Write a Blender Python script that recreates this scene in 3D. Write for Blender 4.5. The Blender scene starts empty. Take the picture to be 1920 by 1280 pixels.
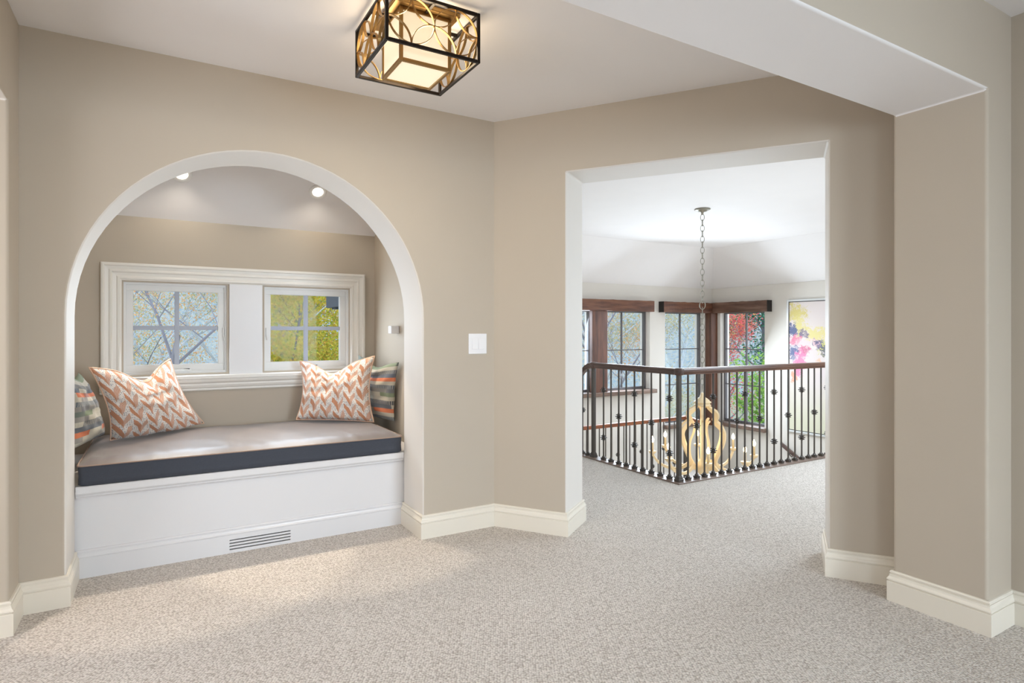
import bpy, bmesh, math, random
from mathutils import Vector, Matrix, noise
random.seed(7)
sc = bpy.context.scene
col = sc.collection
PI = math.pi
# ---------------------------------------------------------------- camera, world, light, exposure
cd = bpy.data.cameras.new('camera'); cam = bpy.data.objects.new('camera', cd); col.objects.link(cam)
cam.location = (0, 0, 1.30); cam.rotation_euler = (PI/2, 0, math.radians(-30.67))
cd.sensor_width = 36; cd.lens = 36*1119/1920; cd.shift_y = -18.2/1920; cd.clip_start = .02; cd.clip_end = 400
sc.camera = cam
vs = sc.view_settings; vs.view_transform = 'Standard'; vs.look = 'None'; vs.gamma = 1; vs.use_curve_mapping = False; vs.exposure = 0.0
sc.cycles.use_denoising = True
sc.cycles.max_bounces = 10; sc.cycles.diffuse_bounces = 6; sc.cycles.glossy_bounces = 4; sc.cycles.transparent_max_bounces = 24
sc.cycles.sample_clamp_indirect = 6
wd = bpy.data.worlds.new('world'); sc.world = wd; wd.use_nodes = True
wn = wd.node_tree; wn.nodes.clear()
wo = wn.nodes.new('ShaderNodeOutputWorld'); wb = wn.nodes.new('ShaderNodeBackground')
wt = wn.nodes.new('ShaderNodeTexCoord'); ws = wn.nodes.new('ShaderNodeSeparateXYZ'); wr = wn.nodes.new('ShaderNodeValToRGB')
wr.color_ramp.elements[0].position = 0.0; wr.color_ramp.elements[0].color = (.95, .97, .97, 1)
wr.color_ramp.elements[1].position = .6; wr.color_ramp.elements[1].color = (.72, .84, .98, 1)
wn.links.new(wt.outputs['Generated'], ws.inputs[0]); wn.links.new(ws.outputs['Z'], wr.inputs[0])
wn.links.new(wr.outputs[0], wb.inputs[0]); wb.inputs[1].default_value = 2.6; wn.links.new(wb.outputs[0], wo.inputs[0])

def lamp(name, kind, loc, energy, color=(1, 1, 1), size=.1, size_y=None, aim=None, spot=None, blend=.5, spread=None):
    l = bpy.data.lights.new(name, kind); o = bpy.data.objects.new(name, l); col.objects.link(o)
    o.location = loc; l.energy = energy; l.color = color
    if kind == 'AREA':
        l.size = size
        if size_y: l.shape = 'RECTANGLE'; l.size_y = size_y
        if spread: l.spread = math.radians(spread)
    else:
        l.shadow_soft_size = size
    if kind == 'SPOT': l.spot_size = math.radians(spot); l.spot_blend = blend
    if aim is not None:
        o.rotation_euler = (Vector(aim)-Vector(loc)).to_track_quat('-Z', 'Y').to_euler()
    return o
COOL = (.76, .88, 1.0); WARM = (1.0, .80, .55)
# daylight coming in at the windows: behind the camera, beside it, in the niche and in the stair hall, plus added fill lamps without windows
lamp('daylight_back', 'AREA', (2.3, -3.4, 1.4), 72, COOL, 1.7, 1.7, (1.1, 1.5, .0), spread=98)
lamp('daylight_back', 'AREA', (-1.2, -3.4, 1.4), 28, COOL, 1.6, 1.7, (.6, 1.5, .0), spread=98)
lamp('daylight_side', 'AREA', (-2.4, -1.0, 1.5), 30, COOL, 2.2, 1.7, (0, -1.0, 1.4))
lamp('alcove_fill', 'AREA', (-1.78, 2.4, 1.4), 31, (.97, .96, 1), 1.2, 1.6, (0, 2.4, 1.4))  # added fill for the column side; the alcove has no window
lamp('daylight_niche', 'AREA', (.15, 4.86, 1.33), 7, COOL, .55, .5, (.15, 3, 1.0))
lamp('daylight_niche', 'AREA', (1.0, 4.86, 1.33), 7, COOL, .55, .5, (1.0, 3, 1.0))
lamp('hall_daylight_and_fill', 'AREA', (7.0, 7.5, 1.1), 165, COOL, 3.2, 1.2, (4.9, 3.6, -.6))
lamp('hall_daylight_and_fill', 'AREA', (8.7, 7.0, .7), 45, COOL, .9, 1.9, (4.6, 4, -.5))
lamp('hall_daylight_and_fill', 'AREA', (5.4, 1.95, 2.0), 112, COOL, 3.0, 1.0, (4.7, 3.3, 0))  # added fill brightening the hall carpet; no window stands here
lamp('stairwell_fill', 'AREA', (5.6, 5.2, -2.2), 16, (1, .95, .88), 3, 2.4, (5.6, 5.2, 3))  # added upward fill under the landing, not daylight from an opening

# ---------------------------------------------------------------- helpers
def link(name, me, mat=None, parent=None, smooth=False):
    o = bpy.data.objects.new(name, me); col.objects.link(o)
    if mat is not None and not me.materials:
        for m in (mat if isinstance(mat, (list, tuple)) else [mat]): me.materials.append(m)
    if parent is not None: o.parent = parent
    if smooth:
        me.polygons.foreach_set('use_smooth', [True]*len(me.polygons)); me.update()
    return o
def tag(o, label=None, cat=None, group=None, kind=None):
    if label: o['label'] = label
    if cat: o['category'] = cat
    if group: o['group'] = group
    if kind: o['kind'] = kind
    return o
def empty(name, loc=(0, 0, 0), rz=0, label=None, cat=None, group=None, kind=None):
    o = bpy.data.objects.new(name, None); col.objects.link(o); o.empty_display_size = .1
    o.location = loc; o.rotation_euler = (0, 0, rz)
    return tag(o, label, cat, group, kind)
class MB:
    def __init__(s): s.v = []; s.f = []; s.m = []
    def add(s, vs, fs, mi=0):
        b = len(s.v); s.v += [tuple(v) for v in vs]; s.f += [tuple(b+i for i in f) for f in fs]; s.m += [mi]*len(fs); return s
    def box(s, x0, x1, y0, y1, z0, z1, mi=0):
        return s.add([(x0, y0, z0), (x1, y0, z0), (x1, y1, z0), (x0, y1, z0), (x0, y0, z1), (x1, y0, z1), (x1, y1, z1), (x0, y1, z1)],
                     [(0, 3, 2, 1), (4, 5, 6, 7), (0, 1, 5, 4), (1, 2, 6, 5), (2, 3, 7, 6), (3, 0, 4, 7)], mi)
    def tube(s, pts, rad, n=8, cap=True, mi=0, twist=0):
        pts = [Vector(p) for p in pts]; rr = rad if isinstance(rad, (list, tuple)) else [rad]*len(pts)
        vs = []; fs = []; up = None
        for i, p in enumerate(pts):
            d = (pts[min(i+1, len(pts)-1)]-pts[max(i-1, 0)]).normalized()
            if up is None: up = d.orthogonal().normalized()
            up = (up-d*up.dot(d)).normalized(); w = d.cross(up)
            for k in range(n):
                a = 2*PI*k/n+twist; vs.append(p+(up*math.cos(a)+w*math.sin(a))*rr[i])
        for i in range(len(pts)-1):
            for k in range(n):
                k2 = (k+1) % n; fs.append((i*n+k, i*n+k2, (i+1)*n+k2, (i+1)*n+k))
        if cap: fs.append(tuple(reversed(range(n)))); fs.append(tuple((len(pts)-1)*n+k for k in range(n)))
        return s.add(vs, fs, mi)
    def lathe(s, prof, n=20, c=(0, 0, 0), mi=0):
        vs = []; fs = []
        for r, z in prof:
            for k in range(n):
                a = 2*PI*k/n; vs.append((c[0]+r*math.cos(a), c[1]+r*math.sin(a), c[2]+z))
        for i in range(len(prof)-1):
            for k in range(n):
                k2 = (k+1) % n; fs.append((i*n+k, i*n+k2, (i+1)*n+k2, (i+1)*n+k))
        fs.append(tuple(reversed(range(n)))); fs.append(tuple((len(prof)-1)*n+k for k in range(n)))
        return s.add(vs, fs, mi)
    def ring(s, c, ax, r, t, n=16, m=6, sx=1, mi=0):      # torus with axis ax
        ax = Vector(ax).normalized(); u = ax.orthogonal().normalized() if abs(ax.z) > .9 else Vector((0, 0, 1)); w = ax.cross(u)
        vs = []; fs = []; c = Vector(c)
        for i in range(n):
            a = 2*PI*i/n; d = u*math.cos(a)*sx+w*math.sin(a); dn = d.normalized(); p = c+d*r
            for k in range(m):
                b = 2*PI*k/m; vs.append(p+(dn*math.cos(b)+ax*math.sin(b))*t)
        for i in range(n):
            for k in range(m):
                i2 = (i+1) % n; k2 = (k+1) % m; fs.append((i*m+k, i2*m+k, i2*m+k2, i*m+k2))
        return s.add(vs, fs, mi)
    def mesh(s, name):
        me = bpy.data.meshes.new(name); me.from_pydata(s.v, [], s.f)
        if any(s.m): me.polygons.foreach_set('material_index', s.m)
        bm = bmesh.new(); bm.from_mesh(me); bmesh.ops.recalc_face_normals(bm, faces=bm.faces); bm.to_mesh(me); bm.free()
        me.update(); return me
    def build(s, name, mat, parent=None, smooth=False, bevel=0, seg=2):
        o = link(name, s.mesh(name), mat, parent, smooth)
        if bevel: bev(o, bevel, seg)
        return o
def bev(o, w, seg=2, ang=35):
    m = o.modifiers.new('edge', 'BEVEL'); m.width = w; m.segments = seg; m.limit_method = 'ANGLE'; m.angle_limit = math.radians(ang)
    if seg > 1:
        m.harden_normals = True
        o.data.polygons.foreach_set('use_smooth', [True]*len(o.data.polygons))
def sweep(path, prof, closed=False, mi=0, mb=None, caps=True):
    """sweep prof [(side, up)] along a 3D path; side is to the left of travel, mitred in plan"""
    mb = mb or MB(); P = [Vector(p) for p in path]; n = len(P); m = len(prof); vs = []; fs = []
    for i in range(n):
        a = P[i-1] if (i > 0 or closed) else None; b = P[(i+1) % n] if (i < n-1 or closed) else None
        d1 = (P[i]-a) if a is not None else (b-P[i]); d2 = (b-P[i]) if b is not None else d1
        d1 = Vector((d1.x, d1.y, 0)).normalized(); d2 = Vector((d2.x, d2.y, 0)).normalized()
        n1 = Vector((-d1.y, d1.x, 0)); n2 = Vector((-d2.y, d2.x, 0)); nn = (n1+n2).normalized(); k = 1/max(.25, nn.dot(n1))
        for sx, uz in prof: vs.append(P[i]+nn*(sx*k)+Vector((0, 0, uz)))
    for i in range(n if closed else n-1):
        i2 = (i+1) % n
        for j in range(m):
            j2 = (j+1) % m; fs.append((i*m+j, i2*m+j, i2*m+j2, i*m+j2))
    if not closed and caps: fs.append(tuple(reversed(range(m)))); fs.append(tuple((n-1)*m+j for j in range(m)))
    return mb.add(vs, fs, mi)
def prism(poly, origin, ex, ey, ez, th, mats, name, parent=None, mi_side=None, bevel=.012, seg=3):
    """poly (a,b) in plane origin+a*ex+b*ey, extruded th along ez. mi_side(a_mid,b_mid)->material index of a side face"""
    o3 = Vector(origin); ex = Vector(ex); ey = Vector(ey); ez = Vector(ez); n = len(poly)
    vs = [o3+ex*a+ey*b for a, b in poly]+[o3+ex*a+ey*b+ez*th for a, b in poly]
    fs = [tuple(range(n)), tuple(reversed(range(n, 2*n)))]; mi = [0, 0]
    for i in range(n):
        j = (i+1) % n; fs.append((i, n+i, n+j, j)); mi.append(mi_side((poly[i][0]+poly[j][0])/2, (poly[i][1]+poly[j][1])/2) if mi_side else 0)
    mb = MB(); mb.v = [tuple(v) for v in vs]; mb.f = fs; mb.m = mi
    o = mb.build(name, mats, parent)
    if bevel: bev(o, bevel, seg, 30)
    return o
def holed_wall(name, axis, a0, a1, z0, z1, p0, p1, holes, mats, parent=None):
    """wall with rectangular holes. axis 'x': runs along x, thickness p0..p1 in y; axis 'y': runs along y"""
    A = sorted({a0, a1, *[h[0] for h in holes], *[h[1] for h in holes]}); Zs = sorted({z0, z1, *[h[2] for h in holes], *[h[3] for h in holes]})
    mb = MB()
    hole = lambda a, z: any(h[0] < a < h[1] and h[2] < z < h[3] for h in holes) or not (a0 < a < a1 and z0 < z < z1)
    pt = (lambda a, p, z: (a, p, z)) if axis == 'x' else (lambda a, p, z: (p, a, z))
    for i in range(len(A)-1):
        for j in range(len(Zs)-1):
            l, r, b, t = A[i], A[i+1], Zs[j], Zs[j+1]
            if hole((l+r)/2, (b+t)/2): continue
            for p in (p0, p1): mb.add([pt(l, p, b), pt(r, p, b), pt(r, p, t), pt(l, p, t)], [(0, 1, 2, 3)])
            for (aa, zz, q) in ((l-1e-4, (b+t)/2, [(l, b), (l, t)]), (r+1e-4, (b+t)/2, [(r, b), (r, t)]), ((l+r)/2, b-1e-4, [(l, b), (r, b)]), ((l+r)/2, t+1e-4, [(l, t), (r, t)])):
                if hole(aa, zz):
                    inner = a0 < aa < a1 and z0 < zz < z1
                    mb.add([pt(q[0][0], p0, q[0][1]), pt(q[1][0], p0, q[1][1]), pt(q[1][0], p1, q[1][1]), pt(q[0][0], p1, q[0][1])], [(0, 1, 2, 3)], 1 if inner and len(mats) > 1 else 0)
    me = bpy.data.meshes.new(name); me.from_pydata(mb.v, [], mb.f); me.polygons.foreach_set('material_index', mb.m)
    bm = bmesh.new(); bm.from_mesh(me); bmesh.ops.remove_doubles(bm, verts=bm.verts, dist=1e-5); bmesh.ops.recalc_face_normals(bm, faces=bm.faces); bm.to_mesh(me); bm.free()
    return link(name, me, mats, parent)

# ---------------------------------------------------------------- materials
class NT:
    def __init__(s, name):
        s.mat = bpy.data.materials.new(name); s.mat.use_nodes = True; s.t = s.mat.node_tree; s.t.nodes.clear()
        s.out = s.t.nodes.new('ShaderNodeOutputMaterial'); s.b = s.t.nodes.new('ShaderNodeBsdfPrincipled'); s.t.links.new(s.b.outputs[0], s.out.inputs[0])
    def n(s, typ, **kw):
        x = s.t.nodes.new(typ)
        for k, v in kw.items(): setattr(x, k, v)
        return x
    def l(s, a, b): s.t.links.new(a, b)
    def put(s, sock, v):
        if hasattr(v, 'is_linked') or isinstance(v, bpy.types.NodeSocket): s.l(v, sock)
        else: sock.default_value = v
    def m(s, op, a, b=0.0, c=None, clamp=False):
        x = s.n('ShaderNodeMath', operation=op, use_clamp=clamp); s.put(x.inputs[0], a); s.put(x.inputs[1], b)
        if c is not None: s.put(x.inputs[2], c)
        return x.outputs[0]
    def mix(s, f, a, b):
        x = s.n('ShaderNodeMix', data_type='RGBA'); s.put(x.inputs[0], f); s.put(x.inputs[6], a if not isinstance(a, tuple) else rgb(a)); s.put(x.inputs[7], b if not isinstance(b, tuple) else rgb(b)); return x.outputs[2]
    def coord(s, out='Object'): return s.n('ShaderNodeTexCoord').outputs[out]
    def xyz(s, v): x = s.n('ShaderNodeSeparateXYZ'); s.l(v, x.inputs[0]); return x.outputs
    def comb(s, a, b, c=0.0): x = s.n('ShaderNodeCombineXYZ'); s.put(x.inputs[0], a); s.put(x.inputs[1], b); s.put(x.inputs[2], c); return x.outputs[0]
    def noise(s, v, scale, detail=3, rough=.5, out='Fac'):
        x = s.n('ShaderNodeTexNoise'); s.l(v, x.inputs['Vector']); x.inputs['Scale'].default_value = scale; x.inputs['Detail'].default_value = detail; x.inputs['Roughness'].default_value = rough; return x.outputs[out]
    def voro(s, v, scale, out='Distance', feature='F1', rnd=1.0):
        x = s.n('ShaderNodeTexVoronoi', feature=feature); s.l(v, x.inputs['Vector']); x.inputs['Scale'].default_value = scale; x.inputs['Randomness'].default_value = rnd; return x.outputs[out]
    def mapv(s, v, scale=(1, 1, 1), rot=(0, 0, 0), loc=(0, 0, 0)):
        x = s.n('ShaderNodeMapping'); s.l(v, x.inputs[0]); x.inputs[1].default_value = loc; x.inputs[2].default_value = rot; x.inputs[3].default_value = scale; return x.outputs[0]
    def ramp(s, f, stops, interp='LINEAR'):
        x = s.n('ShaderNodeValToRGB'); r = x.color_ramp; r.interpolation = interp
        while len(r.elements) < len(stops): r.elements.new(.5)
        for e, (p, c) in zip(r.elements, stops): e.position = p; e.color = rgb(c)
        s.l(f, x.inputs[0]); return x.outputs[0]
    def bump(s, h, strength=.3, dist=.002):
        x = s.n('ShaderNodeBump'); s.l(h, x.inputs['Height']); x.inputs['Strength'].default_value = strength; x.inputs['Distance'].default_value = dist; s.l(x.outputs[0], s.b.inputs['Normal'])
    def col(s, c): s.put(s.b.inputs['Base Color'], rgb(c) if isinstance(c, tuple) else c); return s
    def set(s, rough=None, metal=None, spec=None, sheen=None, emit=None, es=None):
        if rough is not None: s.put(s.b.inputs['Roughness'], rough)
        if metal is not None: s.b.inputs['Metallic'].default_value = metal
        if spec is not None: s.b.inputs['Specular IOR Level'].default_value = spec
        if sheen is not None: s.b.inputs['Sheen Weight'].default_value = sheen
        if emit is not None: s.b.inputs['Emission Color'].default_value = rgb(emit); s.b.inputs['Emission Strength'].default_value = es
        return s
def s2l(c): return c/12.92 if c <= .04045 else ((c+.055)/1.055)**2.4
def rgb(c):      # sRGB 0-255 -> linear
    return (s2l(c[0]/255), s2l(c[1]/255), s2l(c[2]/255), 1.0)
def plain(name, c, rough=.5, metal=0, spec=.5, bump=None, vary=0.0):
    k = NT(name); co = k.coord()
    if vary:
        f = k.noise(co, 3.0, 4); k.col(k.mix(f, tuple(max(0, v*(1-vary)) for v in c), tuple(min(255, v*(1+vary)) for v in c)))
    else: k.col(c)
    k.set(rough, metal, spec)
    if bump: k.bump(k.noise(co, bump[0], 4), bump[1], bump[2])
    return k.mat
M = {}
M['wall'] = plain('beige_wall_paint', (187, 176, 160), .62, spec=.35, bump=(260, .12, .0006), vary=.012)
M['hallwall'] = plain('pale_hall_wall_paint', (216, 211, 203), .62, spec=.35, bump=(260, .12, .0006), vary=.012)
M['white'] = plain('white_ceiling_paint', (236, 233, 232), .7, spec=.3, bump=(200, .12, .0006), vary=.008)
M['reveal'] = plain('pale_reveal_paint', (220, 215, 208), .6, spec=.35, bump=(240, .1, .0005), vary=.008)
M['trim'] = plain('cream_gloss_trim', (228, 221, 207), .32, spec=.5, vary=.006)
M['seatwhite'] = plain('white_gloss_joinery', (219, 218, 219), .3, spec=.5, vary=.006)
M['sash'] = plain('white_window_paint', (226, 226, 224), .35)
M['muntin'] = plain('muntin_backlit_shade', (168, 175, 190), .4)  # white muntins; their backlit darkness is put into the colour
M['dark'] = plain('black_void', (16, 16, 18), .8)
M['bronze'] = plain('dark_bronze_metal', (40, 33, 28), .38, .75, bump=(90, .1, .0008))
M['iron'] = plain('wrought_iron', (82, 77, 73), .42, .35, bump=(120, .25, .001))
M['gold'] = plain('brushed_gold_metal', (158, 124, 74), .36, .8, bump=(150, .15, .0006))
M['framebronze'] = plain('dark_window_frame', (96, 93, 96), .45)
M['plate'] = plain('white_switch_plastic', (236, 236, 238), .3)
M['nickel'] = plain('aged_nickel_chain', (150, 146, 134), .4, .6)
M['candlewood'] = plain('cream_carved_wood', (228, 205, 164), .5, vary=.05, bump=(40, .2, .002))
M['silverframe'] = plain('pale_silver_frame', (205, 206, 204), .35, .2)
M['exttrim'] = plain('dark_exterior_trim', (38, 46, 56), .7)
M['extwall'] = plain('exterior_stucco', (150, 140, 124), .9, bump=(60, .4, .003))
# glass: thin, mostly clear
k = NT('window_glass'); k.t.nodes.remove(k.b)
tr = k.n('ShaderNodeBsdfTransparent'); tr.inputs[0].default_value = (.96, .98, 1, 1); gl = k.n('ShaderNodeBsdfGlossy'); gl.inputs['Roughness'].default_value = .03
fr = k.n('ShaderNodeFresnel'); fr.inputs[0].default_value = 1.12; mx = k.n('ShaderNodeMixShader')
k.l(fr.outputs[0], mx.inputs[0]); k.l(tr.outputs[0], mx.inputs[1]); k.l(gl.outputs[0], mx.inputs[2]); k.l(mx.outputs[0], k.out.inputs[0]); M['glass'] = k.mat
# carpet: looped pile in slightly wavy rows
k = NT('loop_carpet'); co = k.coord(); wv = k.mapv(co, (1, 1, 1), (0, 0, .52))
sv = k.mapv(wv, (1.0, 1.35, 1)); d = k.voro(sv, 100, rnd=.6); big = k.noise(co, 1.1, 3); fine = k.noise(co, 300, 3)
loop = k.voro(sv, 100, 'Color', rnd=.6); lx = k.xyz(loop)[0]
c1 = k.mix(lx, (216, 209, 201), (236, 229, 221)); c2 = k.mix(k.m('MULTIPLY', k.m('SUBTRACT', big, .35, clamp=True), .5), c1, (204, 196, 187))
gap = k.m('SMOOTHSTEP', d, .32, .62) if False else k.ramp(d, [(.38, (0, 0, 0)), (.75, (255, 255, 255))])
k.col(k.mix(k.m('MULTIPLY', k.xyz(gap)[0], .75), c2, (140, 128, 116)))  # shade between the loops painted as a darker colour
k.set(.95, spec=.1, sheen=.15)
h = k.m('ADD', k.m('SUBTRACT', 1.0, d), k.m('MULTIPLY', fine, .25)); k.bump(h, .9, .007); M['carpet'] = k.mat
# woods
def wood(name, a, b, c, rough=.4, along=0, scale=1.0):
    k = NT(name); co = k.coord(); s = [14*scale]*3; s[along] = 1.2*scale
    v = k.mapv(co, tuple(s)); f = k.noise(v, 1.6, 5, .6); g = k.noise(v, 6.0, 3, .6); sp = k.noise(k.mapv(co, tuple(2 if i == along else 6 for i in range(3))), 1.2, 2)
    k.col(k.mix(k.m('MULTIPLY', g, .5), k.ramp(f, [(.3, a), (.5, b), (.68, c)]), k.ramp(sp, [(.35, a), (.65, c)]))); k.set(rough, spec=.5); k.bump(g, .2, .002); return k.mat
M['beamwood_x'] = wood('stained_beam_wood', (58, 34, 25), (98, 60, 42), (126, 84, 60), .5, 0)
M['beamwood_y'] = wood('stained_beam_wood_cross', (60, 38, 30), (98, 68, 54), (126, 98, 82), .5, 1)
M['beamwood_z'] = wood('stained_post_wood', (56, 30, 22), (92, 54, 36), (112, 70, 48), .5, 2)
M['railwood_x'] = wood('walnut_handrail', (64, 42, 34), (86, 58, 46), (108, 76, 60), .28, 0)
M['railwood_y'] = wood('walnut_handrail_grey_lit', (60, 44, 40), (84, 64, 58), (104, 82, 74), .28, 1)  # same rail wood, with greyer lighting mixed into its colour
M['railwood_l'] = wood('warm_lit_handrail', (104, 58, 38), (142, 84, 56), (170, 110, 76), .3, 0)  # orange lighting on the lower rail painted into the wood colour
M['sillwood'] = wood('grey_brown_sill', (84, 66, 56), (112, 90, 78), (136, 114, 100), .35, 0)
# cushion cloth
def cloth(name, c, c2, rough, sheen, bs=.25, spec=.5):
    k = NT(name); co = k.coord(); wv = k.noise(k.mapv(co, (60, 500, 500)), 1.0, 2); w2 = k.noise(k.mapv(co, (500, 500, 60)), 1.0, 2)
    k.col(k.mix(k.m('MULTIPLY', k.m('ADD', wv, w2), .5), c, c2)); k.set(rough, sheen=sheen, spec=spec); k.bump(wv, bs, .001); return k.mat
M['cushion_side'] = cloth('taupe_cloth_shaded', (42, 46, 56), (66, 71, 82), .75, .1)  # sides of the same cloth, unlit darkness put into the colour
M['cushion_top'] = cloth('taupe_satin_cloth', (80, 67, 62), (104, 90, 84), .42, .3, .12, .9)
M['piping'] = plain('taupe_piping', (150, 128, 114), .6)
M['pipe_orange'] = plain('blush_piping', (222, 186, 160), .8)
# chevron leaf print
def leaf_print():
    k = NT('rust_leaf_print'); uv = k.n('ShaderNodeUVMap').outputs[0]; co = k.coord()
    nz = k.noise(uv, 5.0, 3, out='Color'); nx = k.xyz(nz); x, y, _ = k.xyz(uv)
    xx = k.m('ADD', x, k.m('MULTIPLY', k.m('SUBTRACT', nx[0], .5), .08)); yy = k.m('ADD', y, k.m('MULTIPLY', k.m('SUBTRACT', nx[1], .5), .10))
    cx = k.m('MULTIPLY', xx, 6.0); f = k.m('FRACT', cx); par = k.m('FRACT', k.m('MULTIPLY', k.m('FLOOR', cx), .5))
    d = k.m('MULTIPLY', k.m('ABSOLUTE', k.m('SUBTRACT', f, .5)), 2.0)
    lift = k.m('MULTIPLY', k.m('POWER', d, .65), .95)
    ph = k.m('FRACT', k.m('ADD', k.m('SUBTRACT', k.m('MULTIPLY', yy, 5.2), lift), par))
    thick = k.m('SUBTRACT', .60, k.m('MULTIPLY', d, .22))
    stroke = k.m('MULTIPLY', k.m('LESS_THAN', ph, thick), k.m('LESS_THAN', d, .93))
    lines = k.m('SINE', k.m('MULTIPLY', k.m('ADD', ph, k.m('MULTIPLY', nx[2], .2)), 62.0))
    right = k.m('GREATER_THAN', f, .5)
    gaps = k.m('MULTIPLY', k.m('GREATER_THAN', lines, .1), k.m('ADD', .22, k.m('MULTIPLY', right, .5)))
    ink = k.m('MULTIPLY', stroke, k.m('SUBTRACT', 1.0, gaps))
    dots = k.m('LESS_THAN', k.voro(uv, 50, rnd=.35), .30)
    base = k.mix(k.m('MULTIPLY', dots, .75), (226, 219, 211), (92, 98, 120))
    base = k.mix(stroke, base, (233, 224, 214))
    tint = k.mix(k.noise(uv, 3.5, 2), (200, 120, 62), (172, 118, 88))
    k.col(k.mix(ink, base, tint)); k.set(.85, sheen=.2); k.bump(k.noise(co, 500, 2), .2, .0006); return k.mat
M['leafprint'] = leaf_print()
def woven_plaid():
    k = NT('woven_block_plaid'); uv = k.n('ShaderNodeUVMap').outputs[0]; x, y, _ = k.xyz(uv); co = k.coord()
    band = k.m('MULTIPLY', y, 15.0); ib = k.m('FLOOR', band)
    ix = k.m('FLOOR', k.m('ADD', k.m('MULTIPLY', x, 5.0), k.m('MULTIPLY', k.m('FRACT', k.m('MULTIPLY', ib, .37)), 1.0)))
    w = k.n('ShaderNodeTexWhiteNoise', noise_dimensions='2D'); k.l(k.comb(ix, ib), w.inputs[0])
    pos = k.m('FRACT', k.m('ADD', k.m('DIVIDE', ib, 8.0), .0625))
    c = k.ramp(pos, [(0, (96, 104, 112)), (.125, (204, 196, 178)), (.25, (222, 126, 82)), (.375, (108, 112, 118)), (.5, (78, 80, 84)), (.625, (196, 188, 170)), (.75, (134, 146, 116)), (.875, (150, 146, 138))], 'CONSTANT')
    c = k.mix(k.m('GREATER_THAN', w.outputs[0], .84), c, (206, 198, 178)); c = k.mix(k.m('MULTIPLY', k.m('LESS_THAN', w.outputs[0], .16), .5), c, (92, 96, 112))
    tick = k.m('MULTIPLY', k.m('GREATER_THAN', k.m('SINE', k.m('MULTIPLY', x, 340.0)), .2), k.m('LESS_THAN', k.m('FRACT', k.m('MULTIPLY', ib, .25)), .1))
    c = k.mix(k.m('MULTIPLY', tick, .5), c, (226, 220, 204)); wv = k.m('MULTIPLY', k.m('SINE', k.m('MULTIPLY', y, 900.0)), .5)
    c = k.mix(k.m('MULTIPLY', k.noise(k.mapv(uv, (60, 500, 1)), 1.0, 2), .45), c, (70, 74, 80))
    k.col(c); k.set(.9, sheen=.15); k.bump(k.noise(co, 420, 2), .3, .001); return k.mat
M['plaid'] = woven_plaid()
def emis(name, c, st, base=None):
    k = NT(name); k.col(base or c); k.set(.4, emit=c, es=st); return k.mat
M['shade'] = emis('lit_cream_glass', (255, 236, 202), .62, (225, 215, 190))
M['bulb'] = emis('lit_candle_bulb', (255, 228, 176), 22)
M['canlens'] = emis('lit_downlight_lens', (255, 244, 225), 3.5)
M['flange'] = plain('white_can_flange', (238, 236, 232), .4)

# ---------------------------------------------------------------- setting
H = 2.71; YA = 3.515; TA = .345; XL = -.551; JL, JR = -.375, 1.433
Cn = Vector((1.945, 3.515, 0)); dB = Vector((.568, -.823, 0)).normalized(); nB = Vector((-.823, -.568, 0)).normalized(); TB = .34
Z3 = Vector((0, 0, 1))
def S(o): o['kind'] = 'structure'; return o
# floors
mb = MB(); mb.box(-3, 9.1, -3.7, 3.735, -.3, 0); mb.box(2.2, 3.905, 3.735, 5.16, -.3, 0); mb.box(-.64, 1.7, 3.735, 4.9, -.3, 0)
S(mb.build('floor', M['carpet']))
S(MB().box(2.2, 9.1, 6.56, 7.9, -1.4, -1.17).build('floor_landing', M['carpet']))
S(MB().box(2.2, 9.3, 1.3, 8.0, -3.2, -3.0).build('floor_entry', M['carpet']))
# ceilings
S(MB().box(-3, 3.31, -3.7, 1.545, H, H+.1).build('ceiling', M['white']))
S(prism([(-1.9, 1.545), (3.75, 1.545), (3.75, 1.75), (2.32, 3.80), (-1.9, 3.80)], (0, 0, H), (1, 0, 0), (0, 1, 0), (0, 0, 1), .1, [M['white']], 'ceiling_vestibule', bevel=0))
Xf, Yf = 8.91, 7.7
mb = MB(); mb.box(2.0, 8.1, 1.5, 6.96, H+.002, H+.1)
mb.add([(2.0, 6.96, H), (8.1, 6.96, H), (8.95, 7.73, 2.076), (2.0, 7.73, 2.076), (2.0, 6.96, H+.1), (8.1, 6.96, H+.1), (9.1, 7.87, 2.09), (2.0, 7.87, 2.09)],
       [(0, 1, 2, 3), (4, 5, 6, 7), (0, 3, 7, 4), (1, 2, 6, 5), (2, 3, 7, 6), (0, 1, 5, 4)])
mb.add([(8.1, 1.5, H), (8.95, 1.5, 2.076), (8.95, 7.73, 2.076), (8.1, 6.96, H), (8.1, 1.5, H+.1), (9.1, 1.5, 2.09), (9.1, 7.87, 2.09), (8.1, 6.96, H+.1)],
       [(0, 1, 2, 3), (4, 5, 6, 7), (0, 3, 7, 4), (1, 2, 6, 5), (2, 3, 7, 6), (0, 1, 5, 4)])
S(mb.build('ceiling_hall', M['white']))
# arched wall
r = (JR-JL)/2; cx = (JL+JR)/2; zs = 2.285-r
poly = [(-.68, 0), (JL, 0), (JL, .6), (JL, zs-.3)]
for i in range(41):
    a = PI-PI*i/40; poly.append((cx+r*math.cos(a), zs+r*math.sin(a)))
poly += [(JR, zs-.3), (JR, .6), (JR, 0), (2.35, 0), (2.35, H+.05), (-.68, H+.05)]
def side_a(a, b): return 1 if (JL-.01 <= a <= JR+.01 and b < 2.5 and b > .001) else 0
S(prism(poly, (0, YA, 0), (1, 0, 0), Z3, (0, 1, 0), TA, [M['wall'], M['reveal']], 'wall_arch', mi_side=side_a, bevel=.014))
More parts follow.
